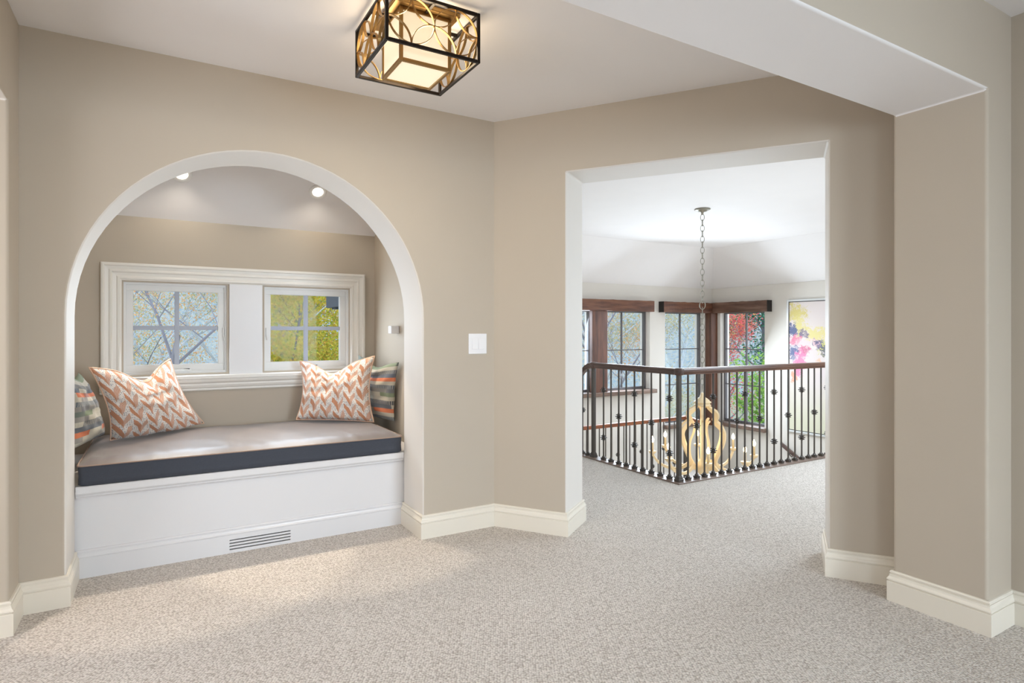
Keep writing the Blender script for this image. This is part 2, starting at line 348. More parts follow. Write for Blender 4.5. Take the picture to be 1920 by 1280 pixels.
# wall with the doorway to the stair hall
b0, b1, bh = .512, 1.992, 2.318
poly = [(-.15, 0), (b0, 0), (b0, bh), (b1, bh), (b1, 0), (2.5, 0), (2.5, H+.05), (-.15, H+.05)]
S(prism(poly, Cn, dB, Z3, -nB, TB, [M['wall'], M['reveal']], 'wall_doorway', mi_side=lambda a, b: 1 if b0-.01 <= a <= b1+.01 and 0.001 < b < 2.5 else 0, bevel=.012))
# wide cased opening between the camera's room and the vestibule
poly = [(-3, 0), (XL, 0), (XL, 2.342), (3.061, 2.342), (3.061, 0), (3.7, 0), (3.7, H+.05), (-3, H+.05)]
S(prism(poly, (0, 1.16, 0), (1, 0, 0), Z3, (0, 1, 0), .385, [M['wall'], M['white']], 'wall_opening', mi_side=lambda a, b: 1 if b > 2.3 and b < 2.5 and a > -1 else 0, bevel=.014))
# left wall with its own opening
poly = [(3.30, 0), (3.30, 2.295), (1.545, 2.295), (1.545, H+.05), (3.62, H+.05), (3.62, 0)]
S(prism(poly, (XL, 0, 0), (0, 1, 0), Z3, (-1, 0, 0), .13, [M['wall'], M['reveal']], 'wall_left', mi_side=lambda a, b: 1 if b > 2.29 and b < 2.3 else 0, bevel=.012))
mb = MB(); mb.box(-1.9, -1.8, 1.545, 3.66, 0, H); mb.box(-1.9, -.68, 3.56, 3.66, 0, H); S(mb.build('wall_alcove', M['wall']))
S(MB().box(3.29, 3.4, -3.7, 1.16, 0, H).build('wall_right', M['wall']))
S(MB().box(-3, 3.4, -3.7, -3.6, 0, H).build('wall_back', M['wall']))
S(MB().box(-3.1, -3.0, -3.7, 1.3, 0, H).build('wall_side', M['wall']))
# niche shell
NB = 4.9
W1 = (-.205, .44, 1.0, 1.645); W2 = (.70, 1.345, 1.0, 1.645)
holed_wall('wall_niche_back', 'x', -.64, 1.7, 0, 2.13, NB, NB+.22, [W1, W2], [M['wall'], M['sash']])['kind'] = 'structure'
S(MB().box(-.64, -.52, YA+TA, NB, 0, 3.1).build('wall_niche_left', M['wall']))
S(MB().box(1.565, 1.69, YA+TA, NB, 0, 3.1).build('wall_niche_right', M['wall']))
S(MB().box(-.64, 1.7, YA+TA-.2, YA+TA, 2.71, 3.1).build('wall_niche_front', M['wall']))
sl = .88
mb = MB(); y0, y1 = YA+TA-.05, NB+.03; z1 = 2.10+sl*(NB-y0); z0 = 2.10-sl*.03
mb.add([(-.64, y0, z1), (1.7, y0, z1), (1.7, y1, z0), (-.64, y1, z0), (-.64, y0, z1+.12), (1.7, y0, z1+.12), (1.7, y1+.1, z0+.05), (-.64, y1+.1, z0+.05)],
       [(0, 1, 2, 3), (4, 5, 6, 7), (0, 1, 5, 4), (1, 2, 6, 5), (2, 3, 7, 6), (3, 0, 4, 7)])
S(mb.build('ceiling_niche', M['white']))
# stair hall walls
HW = [(5.17, 6.12, .31, 1.66), (6.30, 7.35, .31, 1.66), (7.715, 8.72, -.34, 1.66)]
holed_wall('wall_hall_far', 'x', 2.2, 9.15, -3, 2.10, Yf, Yf+.24, HW, [M['hallwall'], M['reveal']])['kind'] = 'structure'
holed_wall('wall_hall_window_side', 'y', 1.5, Yf, -3, 2.10, Xf, Xf+.24, [(6.566, 7.50, -.34, 1.66)], [M['hallwall'], M['reveal']])['kind'] = 'structure'
S(MB().box(2.2, 2.38, 3.42, Yf, -3, H).build('wall_hall_left', M['hallwall']))
S(MB().box(3.35, 9.1, 1.5, 1.75, 0, H).build('wall_hall_front', M['hallwall']))
mb = MB(); mb.box(3.93, 9.1, 3.63, 3.73, -3, -.3); mb.box(3.80, 3.90, 3.63, 6.56, -3, -.3); mb.box(3.8, 9.1, 6.56, 6.66, -3, -1.2); S(mb.build('wall_stairwell', M['hallwall']))
mb = MB()
for i in range(6): mb.box(2.38, 3.80, 5.16+.28*i-.28*(i > 0)*0, 5.16+.28*(i+1), -1.35, -.19*(i+1)+.003)
mb.box(2.38, 3.80, 6.56, 6.9, -1.35, -1.18)
for i in range(10): mb.box(7.05, Xf, 6.56-.28*(i+1), 6.56-.28*i, -3, -1.17-.17*(i+1))
S(mb.build('stairs_1', M['carpet']))

# baseboards
BP = [(0, 0), (.019, 0), (.019, .094), (.017, .096), (.0135, .096), (.0135, .0995), (.0185, .101), (.0195, .105), (.018, .110), (.0125, .118), (.0105, .126), (.0105, .131), (.0075, .131), (.0075, .1345), (.0105, .136), (.0105, .141), (.007, .146), (0, .147)]
def base(name, path): return S(sweep([(p[0], p[1], 0) for p in path][::-1], BP).build(name, M['trim']))
P2 = lambda t, w=0: tuple((Cn+dB*t-nB*w)[:2])
base('baseboard_left', [(XL-.13, 3.30), (XL, 3.30), (XL, YA), (JL, YA), (JL, 3.858)])
base('baseboard_corner', [(JR, 3.858), (JR, YA), tuple(Cn[:2]), P2(b0), P2(b0, TB), P2(.28, TB)])
jc = Cn+dB*2.394
base('baseboard_doorway', [P2(2.37, TB), P2(b1, TB), P2(b1), (jc.x, jc.y)])
base('baseboard_opening', [(3.30, 1.545), (3.061, 1.545), (3.061, 1.16), (3.29, 1.16), (3.29, -3.6)])
base('baseboard_alcove', [(XL, 1.3), (XL, 1.16), (-3.0, 1.16)][::-1])

# ---------------------------------------------------------------- window seat
seat = empty('built_in_bench', (.53, 3.87, 0), 0, 'white built-in window seat bench under the arch with moulded top edge', 'bench')
def put(o, root): # parent while keeping world position
    bpy.context.view_layer.update(); o.parent = root; o.matrix_parent_inverse = root.matrix_world.inverted(); return o
SX0, SX1 = JL+.003, JR-.003
o = MB().box(SX0-.12, SX1+.1, 3.875, 3.895, 0, .455).build('front_panel', M['seatwhite']); put(o, seat)
o = MB().box(-.518, 1.563, 3.895, NB-.002, .455, .484).build('bench_top', M['seatwhite']); put(o, seat)
LP = [(0, .418), (.006, .418), (.009, .424), (.016, .430), (.016, .437), (.022, .441), (.027, .449), (.027, .480), (.022, .485), (0, .485)]
o = sweep([(SX1, 3.8755, 0), (SX0, 3.8755, 0)], LP).build('top_moulding', M['seatwhite']); put(o, seat)
# toe board, opened where the air return slots are
v0, v1 = .361, .702; yb0, yb1 = 3.8575, 3.8748
mb = MB(); mb.box(SX0, v0, yb0, yb1, 0, .106); mb.box(v1, SX1, yb0, yb1, 0, .106)
BQ = [(0, .104), (.0155, .104), (.0155, .1065), (.0185, .108), (.0185, .112), (.0125, .120), (.0105, .127), (.0105, .131), (.0075, .131), (.0075, .1345), (.0105, .136), (.0105, .141), (.007, .146), (0, .147)]
sweep([(SX1, 3.8755, 0), (SX0, 3.8755, 0)], BQ, mb=mb)
o = mb.build('toe_board', M['seatwhite']); put(o, seat)
o = MB().box(v0, v1, yb1-.002, yb1, 0.004, .104).build('vent_shade_sheet', M['dark']); put(o, seat); tag(o, 'black sheet for the shade in the air slots')  # flat black sheet standing in for the shade inside the slots
zz = [0, .0185, .0255, .0365, .0435, .054, .061, .0715, .0785, .106]
for i in range(0, 10, 2):
    o = MB().box(v0, v1, yb0, yb1-.003, zz[i], zz[i+1]).build('vent_slat', M['seatwhite']); put(o, seat)
# seat cushion
def rounded_box_cushion():
    x0, x1, y0, y1, z0, z1 = -.366, 1.424, 3.846, 4.885, .4865, .592
    nx, ny = 70, 24; mb = MB(); r = .028
    def outline(n):  # rounded rect
        pts = []
        for (cx_, cy_, a0) in ((x1-r, y1-r, 0), (x0+r, y1-r, PI/2), (x0+r, y0+r, PI), (x1-r, y0+r, 1.5*PI)):
            for i in range(5): a = a0+PI/2*i/4; pts.append((cx_+r*math.cos(a), cy_+r*math.sin(a)))
        return pts
    ol = outline(0); c = ((x0+x1)/2, (y0+y1)/2)
    rings = []
    prof = [(.012, z0), (.002, z0+.008), (-.003, z0+.03), (-.004, (z0+z1)/2), (-.002, z1-.02), (.002, z1-.004), (.004, z1)]
    vs = []; m = len(ol)
    for d, z in prof:
        for (x, y) in ol:
            vs.append((x-math.copysign(d, x-c[0])*(1 if abs(x-c[0]) > 0 else 0), y-math.copysign(d, y-c[1]), z))
    fs = [(i*m+j, i*m+(j+1) % m, (i+1)*m+(j+1) % m, (i+1)*m+j) for i in range(len(prof)-1) for j in range(m)]
    fs.append(tuple(reversed(range(m))))
    side = MB(); side.add(vs, fs)
    top = MB(); vt = []; ft = []
    for i in range(nx+1):
        for j in range(ny+1):
            s = i/nx*2-1; t = j/ny*2-1
            x = c[0]+s*(x1-x0-.008)/2; y = c[1]+t*(y1-y0-.008)/2
            # round the corners in plan
            dx = abs(x-c[0])-((x1-x0)/2-r); dy = abs(y-c[1])-((y1-y0)/2-r)
            if dx > 0 and dy > 0:
                q = math.hypot(dx, dy)
                if q > r-.004: f = (r-.004)/q; x = c[0]+math.copysign((x1-x0)/2-r+dx*f, x-c[0]); y = c[1]+math.copysign((y1-y0)/2-r+dy*f, y-c[1])
            e = min(1, (1-abs(s))*14)*min(1, (1-abs(t))*5.0); e = e*(2-e)
            w = noise.noise(Vector((x*24+y*5, y*3.0, 1)))*.010*min(1, (t+1)*6)*max(0, 1-(t+1)*.9)+noise.noise(Vector((x*5, y*6, 3)))*.004
            vt.append((x, y, z1+e*.026+w*e*1.3))
    for i in range(nx):
        for j in range(ny): a = i*(ny+1)+j; ft.append((a, a+ny+1, a+ny+2, a+1))
    top.add(vt, ft)
    return side, top, ol, z1, c
sd, tp, ol, zc, cc = rounded_box_cushion()
cu = sd.build('seat_cushion', M['cushion_side'], smooth=True)
tag(cu, 'long taupe seat cushion with shade-dark painted sides lying on the white window seat', 'cushion')
o = tp.build('cushion_top', M['cushion_top'], smooth=True); o.parent = cu; tag(o, 'taupe satin top')
o = MB(); pts = [(x, y, zc+.001) for x, y in ol]; pts.append(pts[0]); o.tube(pts, .0042, 6); o = o.build('piping', M['piping'], smooth=True); o.parent = cu; tag(o, 'pale taupe corded seam')

# pillows
def pillow(name, BL, BR, TR, TL, th, mat, pipe, label, cat='pillow', group=None, pinch=.135, dent=0.0, sag=.0, seed=0, inward=None, ears=0.0, flip=1, dc=.0):
    BL, BR, TR, TL = map(Vector, (BL, BR, TR, TL)); N = 30
    nrm = ((BR-BL).cross(TL-BL)).normalized()*flip
    def P(s, t):
        s2 = s*(1-pinch*(1-t*t)); t2 = t*(1-pinch*(1-s*s)*(1.0 if t > 0 else .25))
        k = max(0, t)**1.5; t2 -= dent*math.exp(-((s-dc)/.42)**2)*k
        a, b = (s2+1)/2, (t2+1)/2
        return BL.lerp(BR, a).lerp(TL.lerp(TR, a), b)
    def hgt(s, t):
        e = max(0, (1-s*s)*(1-t*t)); h = th*(e**.42)*(1-.25*t)
        return h
    uvs = {}; vs = []; fs = []
    idx = {}
    for side in (1, -1):
        for i in range(N+1):
            for j in range(N+1):
                s = i/N*2-1; t = j/N*2-1; edge = i in (0, N) or j in (0, N)
                if edge and (i, j) in idx: idx[(side, i, j)] = idx[(i, j)]; continue
                p = P(s, t); h = hgt(s, t)
                w = noise.noise(Vector((s*2.2+seed, t*2.2, seed)))*.02+noise.noise(Vector((s*4.5+seed, t*4.5, seed+side)))*.012+noise.noise(Vector((s*11+seed, t*8, seed+side)))*.004
                if not edge: p = p+nrm*side*(h+w*min(1, h/th*1.6))
                cr = (abs(s)*abs(t))**6; p = p+nrm*ears*cr*(1 if t > 0 else .4)
                idx[(side, i, j)] = len(vs)
                if edge: idx[(i, j)] = len(vs)
                vs.append(p); uvs[len(vs)-1] = ((s+1)/2, (t+1)/2)
    for side in (1, -1):
        for i in range(N):
            for j in range(N):
                q = [idx[(side, i, j)], idx[(side, i+1, j)], idx[(side, i+1, j+1)], idx[(side, i, j+1)]]
                fs.append(tuple(q if side > 0 else q[::-1]))
    me = bpy.data.meshes.new(name); me.from_pydata([tuple(v) for v in vs], [], fs)
    ul = me.uv_layers.new(name='UVMap')
    for lp in me.loops: ul.data[lp.index].uv = uvs[lp.vertex_index]
    me.update(); o = link(name, me, mat, None, True); tag(o, label, cat, group)
    if pipe:
        pts = []
        for i in range(N+1): pts.append(vs[idx[(i, 0)]])
        for j in range(1, N+1): pts.append(vs[idx[(N, j)]])
        for i in range(N-1, -1, -1): pts.append(vs[idx[(i, N)]])
        for j in range(N-1, -1, -1): pts.append(vs[idx[(0, j)]])
        p = MB().tube(pts, .0045, 6, cap=False).build('piping', pipe, smooth=True); p.parent = o
    return o
ZP = .632
g1 = 'leaf print pillows on the window seat'; g2 = 'woven plaid pillows on the window seat'
pillow('throw_pillow', (-.255, 4.45, ZP-.004), (.285, 4.835, ZP+.008), (.072, 4.70, 1.115), (-.335, 4.10, 1.10), .098, M['leafprint'], M['pipe_orange'],
       'rust leaf print throw pillow slouching under the window with blue-grey leaves and twigs', 'pillow', g1, dent=.42, seed=3, flip=-1, ears=.0, dc=.12)
pillow('throw_pillow', (.90, 4.72, ZP+.004), (1.40, 4.40, ZP-.012), (1.425, 4.46, 1.115), (.94, 4.80, 1.075), .094, M['leafprint'], M['pipe_orange'],
       'rust leaf print throw pillow standing upright under the window with yellow-green leaves', 'pillow', g1, dent=.36, seed=9, flip=-1, ears=.0, dc=-.1)
pillow('plaid_pillow', (-.43, 4.22, ZP-.012), (-.30, 4.66, ZP+.002), (-.43, 4.62, 1.045), (-.455, 4.28, 1.065), .075, M['plaid'], None,
       'woven block plaid pillow beside the slouching leaf print pillow, half hidden by the arch', 'pillow', g2, dent=.1, seed=5, flip=-1)
pillow('plaid_pillow', (1.35, 4.83, ZP), (1.53, 4.31, ZP-.005), (1.54, 4.24, 1.075), (1.385, 4.76, 1.115), .05, M['plaid'], None,
       'woven block plaid pillow behind the upright leaf print pillow against the niche wall', 'pillow', g2, dent=.16, seed=6, flip=-1)

# ---------------------------------------------------------------- niche windows and casing
def window(name, axis, a0, a1, z0, z1, p, fw, mw, nc, nr, frame, munt, pane_mat=M['glass'], depth=.05, parent=None, outward=1):
    """p: inner face of the frame; builds frame, muntins, panes"""
    root = empty(name, (0, 0, 0), kind='structure')
    def bx(n, x0, x1, q0, q1, y0, y1, m, bv=.002):
        mb = MB(); (mb.box(x0, x1, q0, q1, y0, y1) if axis == 'x' else mb.box(q0, q1, x0, x1, y0, y1)); o = mb.build(n, m, root)
        if bv: bev(o, bv, 1)
        return o
    d = depth; q0, q1 = p, p+d
    bx('frame_rail', a0, a1, q0, q1, z1-fw, z1, frame); bx('frame_rail', a0, a1, q0, q1, z0, z0+fw*1.25, frame)
    bx('frame_stile', a0, a0+fw, q0, q1, z0+fw*1.25, z1-fw, frame); bx('frame_stile', a1-fw, a1, q0, q1, z0+fw*1.25, z1-fw, frame)
    ia0, ia1, iz0, iz1 = a0+fw, a1-fw, z0+fw*1.25, z1-fw
    for i in range(1, nc):
        x = ia0+(ia1-ia0)*i/nc; bx('muntin', x-mw/2, x+mw/2, q0+d*.25, q1-d*.1, iz0, iz1, munt)
    for j in range(1, nr):
        z = iz0+(iz1-iz0)*j/nr; bx('muntin', ia0, ia1, q0+d*.28, q1-d*.12, z-mw/2, z+mw/2, munt)
    for i in range(nc):
        for j in range(nr):
            l = ia0+(ia1-ia0)*i/nc; r_ = ia0+(ia1-ia0)*(i+1)/nc; b = iz0+(iz1-iz0)*j/nr; t = iz0+(iz1-iz0)*(j+1)/nr
            bx('pane', l, r_, q0+d*.55, q0+d*.55+.004, b, t, pane_mat, 0)
    return root
def two_sash(name, W, crank_side):
    # inner stop frame, then the sash with its muntins
    root = window(name, 'x', W[0]+.012, W[1]-.012, W[2]+.012, W[3]-.012, NB+.055, .042, .030, 2, 2, M['sash'], M['muntin'])
    stops = MB(); y0, y1 = NB+.03, NB+.055
    stops.box(W[0], W[1], NB+.032, NB+.11, W[3]-.014, W[3]); stops.box(W[0], W[1], NB+.032, NB+.11, W[2], W[2]+.016)
    stops.box(W[0], W[0]+.013, NB+.032, NB+.11, W[2]+.016, W[3]-.014); stops.box(W[1]-.013, W[1], NB+.032, NB+.11, W[2]+.016, W[3]-.014); stops.build('stop', M['sash'], root)
    xm = (W[0]+W[1])/2+.03
    c = MB(); c.box(xm-.06, xm+.03, NB+.02, NB+.05, W[2]+.016, W[2]+.03); c.tube([(xm+.005, NB+.02, W[2]+.03), (xm+.06, NB+.008, W[2]+.022)], .005, 6); o = c.build('crank_handle', M['sash'], root)
    d = MB().box(xm+.012, xm+.05, NB+.028, NB+.034, W[2]+.026, W[2]+.034).build('crank_slot', M['dark'], root)
    lk = MB(); sx = W[1]-.02 if crank_side > 0 else W[0]+.02
    lk.box(sx-.004, sx+.004, NB+.03, NB+.055, 1.26, 1.33); lk.tube([(sx, NB+.035, 1.28), (sx+.004, NB+.022, 1.235)], .0045, 6); lk.build('sash_lock', M['sash'], root)
    return root
two_sash('window_1', W1, 1); two_sash('window_2', W2, -1)
# casing around both windows
tr_ = empty('trim_1', kind='structure')
X0, X1, Zb, Zt = -.215, 1.355, .985, 1.655
CP = [(0, 0), (.118, 0), (.118, .030), (.108, .034), (.100, .034), (.096, .022), (.075, .020), (.066, .026), (.058, .026), (.052, .018), (.030, .016), (.022, .021), (.012, .021), (.006, .012), (0, .010)]
def casing():   # three sides, mitred, in the wall's plane
    path = [(X0, Zb-.0), (X0, Zt), (X1, Zt), (X1, Zb)]; mb = MB(); vs = []; fs = []; m = len(CP)
    outs = [(-1, 0), (-1, 1), (1, 1), (1, 0)]
    for (x, z), (ox, oz) in zip(path, outs):
        for (w, d) in CP: vs.append((x+ox*w, NB-.001-d, z+oz*w))
    for i in range(3):
        for j in range(m): j2 = (j+1) % m; fs.append((i*m+j, (i+1)*m+j, (i+1)*m+j2, i*m+j2))
    fs.append(tuple(range(m))); fs.append(tuple(3*m+j for j in range(m)))
    return mb.add(vs, fs)
M['casing'] = plain('white_casing_paint', (229, 226, 219), .32)
o = casing().build('casing', M['casing'], tr_)
o = MB().box(.455, .685, NB-.02, NB-.001, Zb, Zt).build('mullion_panel', M['seatwhite'], tr_); bev(o, .002, 1)
SP = [(0, .872), (.016, .872), (.020, .878), (.020, .890), (.028, .896), (.034, .912), (.034, .925), (.046, .936), (.050, .950), (.050, .956), (.060, .960), (.060, .982), (.055, .987), (0, .987)]
o = sweep([(X1+.125, NB-.001, 0), (X0-.125, NB-.001, 0)], SP).build('sill', M['casing'], tr_)

# recessed ceiling lights in the sloped niche ceiling
def downlight(x, y, label):
    z = 2.10+sl*(NB-y); n = Vector((0, -sl, -1)).normalized()
    root = empty('downlight', (x, y, z), 0, label, 'light', 'recessed lights in the niche ceiling')
    root.rotation_euler = n.to_track_quat('Z', 'Y').to_euler()
    f = MB(); f.lathe([(.040, .001), (.066, .001), (.066, .004), (.060, .007), (.046, .008), (.040, .004)], 32); f.build('flange', M['flange'], root, True)
    g = MB(); g.lathe([(.041, .002), (.041, .003), (.030, .012), (.012, .016), (.001, .017)], 24); g.build('lens', M['canlens'], root, True)
    lp = lamp('downlight_lamp', 'SPOT', (x, y-.03, z-.05), 95, (1, .86, .68), .03, spot=44, blend=.15, aim=(x, y-.66, 0))
    lamp('downlight_wide', 'SPOT', (x, y-.04, z-.06), 4.5, (1, .90, .76), .04, spot=155, blend=.4, aim=(x, y-.04, 0)); return root
downlight(.136, 4.60, 'recessed white downlight above the window with blue-grey leaves, half behind the arch')
downlight(1.035, 4.612, 'recessed white downlight above the window with yellow-green leaves, brightly lit')
# small white shelf bracket on the niche wall
sh = MB().box(1.50, 1.564, 4.30, 4.37, 1.286, 1.345).build('wall_shelf', M['seatwhite']); bev(sh, .004, 1)
tag(sh, 'small white block shelf on the niche wall above the plaid pillow', 'shelf')

# light switch
sw = empty('light_switch', (1.818, YA, 1.221), 0, 'white double rocker light switch beside the inner wall corner', 'switch')
o = MB().box(-.067, .067, -.007, -.0005, -.067, .067).build('cover_plate', M['plate'], sw); bev(o, .004, 2)
for sx in (-.023, .023):
    r0 = MB(); x0, x1, zt_, zb_ = sx-.0195, sx+.0195, .036, -.036
    r0.add([(x0, -.0072, zb_), (x1, -.0072, zb_), (x1, -.0072, zt_), (x0, -.0072, zt_), (x0, -.0125, zb_+.002), (x1, -.0125, zb_+.002), (x1, -.009, zt_-.002), (x0, -.009, zt_-.002)],
           [(0, 1, 2, 3), (4, 5, 6, 7), (0, 1, 5, 4), (1, 2, 6, 5), (2, 3, 7, 6), (3, 0, 4, 7)]); r0.build('rocker', M['plate'], sw)

# ---------------------------------------------------------------- ceiling fixture
fx = empty('ceiling_light', (1.0025, 2.54, H), 0, 'square bronze and gold openwork cage light on the ceiling, lit', 'light')
hw = .2085; zt, zb = -.020, -.225; bt = .008
def cube_frame(h, z0, z1, t, name, mat):
    for sx in (-1, 1):
        for sy in (-1, 1): MB().box(sx*h-t/2*1, sx*h+t/2, sy*h-t/2, sy*h+t/2, z0-t/2, z1+t/2).build(name+'_post', mat, fx, bevel=.0015, seg=1)
    for z in (z0, z1):
        for s in (-1, 1):
            MB().box(-h+t/2, h-t/2, s*h-t/2, s*h+t/2, z-t/2, z+t/2).build(name+'_bar', mat, fx, bevel=.0015, seg=1)
            MB().box(s*h-t/2, s*h+t/2, -h+t/2, h-t/2, z-t/2, z+t/2).build(name+'_bar', mat, fx, bevel=.0015, seg=1)
cube_frame(hw, zb, zt, .0135, 'cage', M['bronze'])
hs = .112; szb, szt = -.248, -.03
cube_frame(hs, szb, szt, .015, 'shade', M['gold'])
for s in (-1, 1):
    MB().box(-hs+.006, hs-.006, s*hs-.002, s*hs+.002, szb, szt).build('glass_panel', M['shade'], fx)
    MB().box(s*hs-.002, s*hs+.002, -hs+.006, hs-.006, szb, szt).build('glass_panel', M['shade'], fx)
MB().box(-hs+.006, hs-.006, -hs+.006, hs-.006, szb-.002, szb+.002).build('glass_panel', M['shade'], fx)
MB().box(-.15, .15, -.15, .15, -.022, -.001).build('ceiling_plate', M['gold'], fx, bevel=.003, seg=1)
mbx = MB()
for a in range(2): mbx.box(*((-hw, hw, -.006, .006) if a == 0 else (-.006, .006, -hw, hw)), zt-.008, zt+.004)
mbx.build('cross_bar', M['bronze'], fx)
def petal(p0, p1, org, ex, ez, nrm):      # two quarter-circle ribbons between p0 and p1
    for sgn in (1, -1):
        ax, az = p0; bx_, bz = p1; dx, dz = bx_-ax, bz-az; L = math.hypot(dx, dz); R = L/math.sqrt(2)
        mx_, mz_ = (ax+bx_)/2, (az+bz)/2; nx_, nz_ = -dz/L, dx/L; cx_, cz_ = mx_-sgn*nx_*L/2, mz_-sgn*nz_*L/2
        a0 = math.atan2(az-cz_, ax-cx_); a1 = math.atan2(bz-cz_, bx_-cx_); dd = (a1-a0+PI) % (2*PI)-PI
        mb = MB(); vs = []; fs = []; n = 12; wd_ = .006; tk = .0016
        for i in range(n+1):
            a = a0+dd*i/n; c, s_ = math.cos(a), math.sin(a)
            for rr, w in ((R-tk, -wd_), (R+tk, -wd_), (R+tk, wd_), (R-tk, wd_)):
                vs.append(org+ex*(cx_+rr*c)+ez*(cz_+rr*s_)+nrm*w)
        for i in range(n):
            for j in range(4): j2 = (j+1) % 4; fs.append((i*4+j, (i+1)*4+j, (i+1)*4+j2, i*4+j2))
        fs += [(0, 1, 2, 3), (n*4, n*4+1, n*4+2, n*4+3)]
        yield vs, fs
def petals(face):
    ex = Vector(((1, 0, 0), (0, 1, 0), (-1, 0, 0), (0, -1, 0))[face]); nn = Vector(((0, -1, 0), (1, 0, 0), (0, 1, 0), (-1, 0, 0))[face]); org = nn*(hw-.002); ez = Vector((0, 0, 1))
    W = 2*hw-.012; zm = (zt+zb)/2; hz = (zt-zb)/2-.006
    mid = [(-W/2, zm), (0, zm), (W/2, zm)]; ends = [(-W/4, zm+hz), (W/4, zm+hz), (-W/4, zm-hz), (W/4, zm-hz)]
    for m_ in mid:
        for e in ends:
            if abs(abs(m_[0]-e[0])-W/4) < .01:
                mb = MB()
                for vs, fs in petal(m_, e, org, ex, ez, nn): mb.add(vs, fs)
                mb.build('petal_ring', M['gold'], fx)
for f_ in range(4): petals(f_)
lamp('ceiling_light_lamp', 'POINT', (1.0025, 2.54, H-.13), 0.1, WARM, .06)
lamp('ceiling_light_down', 'AREA', (1.0025, 2.54, H-.256), 9, (1, .88, .70), .2, .2, (1.0025, 2.54, 0))
for (dx, dy) in ((1, 0), (-1, 0), (0, 1), (0, -1)):
    lamp('ceiling_light_side', 'AREA', (1.0025+dx*.118, 2.54+dy*.118, H-.14), 1.1, (1, .80, .54), .18, .18, (1.0025+dx, 2.54+dy, H-.14))

# ---------------------------------------------------------------- balustrades
def baluster_mesh():
    mb = MB(); mb.tube([(0, 0, 0), (0, 0, 1)], .0082, 8); return mb.mesh('baluster')
def knob_mesh():
    mb = MB(); mb.lathe([(.009, -.030), (.013, -.026), (.012, -.021), (.020, -.017), (.020, -.013), (.012, -.009), (.023, -.005), (.025, 0), (.023, .005), (.012, .009), (.020, .013), (.020, .017), (.012, .021), (.013, .026), (.009, .030)], 10)
    for z, r0_, n_ in ((-.015, .027, 6), (0, .034, 8), (.015, .027, 6)):
        for i in range(n_):
            a = 2*PI*i/n_+z*20; c, s_ = math.cos(a), math.sin(a); mb.tube([(c*.012, s_*.012, z), (c*r0_, s_*r0_, z*1.15)], [.007, .0045], 4)
    return mb.mesh('baluster_knob')
def shoe_mesh():
    mb = MB(); mb.box(-.019, .019, -.019, .019, 0, .012); mb.box(-.022, .022, -.022, .022, .012, .022); mb.lathe([(.018, .022), (.020, .028), (.014, .034), (.010, .042)], 10); return mb.mesh('baluster_shoe')
BM, KM, SM = baluster_mesh(), knob_mesh(), shoe_mesh()
for me in (BM, KM, SM): me.materials.append(M['iron'])
RZ = .984
def baluster(root, x, y, z0, z1, knobs=(), shoe=True):
    o = link('baluster', BM, None, root); o.location = (x, y, z0+.01); h = z1-z0-.01; o.scale = (1, 1, h)
    for kz in knobs:
        k_ = link('knob', KM, None, o); k_.scale = (1, 1, 1/h); k_.location = (0, 0, (kz-.01)/h)
    if shoe:
        s_ = link('shoe', SM, None, o); s_.scale = (1, 1, 1/h); s_.location = (0, 0, (.012-.01)/h)
RP = [(-.022, -.056), (.022, -.056), (.022, -.046), (.028, -.040), (.031, -.026), (.027, -.020), (.031, -.014), (.028, -.004), (.016, 0), (-.016, 0), (-.028, -.004), (-.031, -.014), (-.027, -.020), (-.031, -.026), (-.028, -.040), (-.022, -.046)]
up = empty('balustrade', (3.86, 3.69, 0), 0, 'dark iron balustrade with walnut handrail around the carpeted landing edge', 'railing')
def putl(o, root): return put(o, root)
rx1 = Xf-.004
putl(sweep([(rx1, 3.69, RZ), (3.86, 3.69, RZ)], RP).build('handrail', M['railwood_x'], smooth=False), up)
lp = [(3.86, 3.69, RZ), (3.86, 4.86, RZ), (3.86, 4.92, RZ-.006), (3.86, 4.98, RZ-.030), (3.86, 5.05, RZ-.085), (3.86, 5.12, RZ-.155), (3.86, 6.50, RZ-.155-1.38*.61)]
putl(sweep(lp, RP).build('handrail', M['railwood_y']), up)
for (x, y) in ((3.86, 3.69), (3.86, 4.86)):
    mb = MB(); mb.lathe([(.026, -.060), (.040, -.052), (.043, -.030), (.040, -.024), (.043, -.012), (.036, .001), (.012, .004)], 20, (x, y, RZ)); putl(mb.build('rail_cap', M['railwood_y'], smooth=True), up)
    mb = MB(); mb.box(x-.018, x+.018, y-.018, y+.018, .012, RZ-.055); mb.box(x-.030, x+.030, y-.030, y+.030, .012, .035); mb.box(x-.026, x+.026, y-.026, y+.026, .035, .05); mb.box(x-.022, x+.022, y-.022, y+.022, .05, .06)
    putl(mb.build('newel_post', M['iron'], bevel=.003, seg=1), up)
mb = MB(); mb.box(3.80, rx1, 3.63, 3.75, 0.0, .013); mb.box(3.80, 3.92, 3.75, 5.17, 0, .013); putl(mb.build('base_plate', plain('polished_plate_wood', (124, 106, 95), .36, spec=.6, vary=.1), bevel=.003, seg=1), up)
bpy.context.view_layer.update()
TWO, ONE, NON, UPR = (.715, .235), (.475,), (), (.72,)
seqx = [NON, ONE, NON, TWO, NON, NON, ONE, UPR, NON, ONE, NON, TWO, NON, ONE, NON, TWO, NON, ONE, NON]
pxs = [3.971, 4.079, 4.178, 4.29, 4.40, 4.505, 4.61, 4.72, 4.826, 4.933, 5.043, 5.15, 5.26, 5.37, 5.478, 5.588, 5.70, 5.80, 5.915]
while pxs[-1] < 8.8: pxs.append(pxs[-1]+.1095); seqx.append((TWO, NON, ONE, NON)[len(pxs) % 4])
for x, kn in zip(pxs, seqx): baluster(up, x-3.86, 0, 0, RZ-.054, kn)
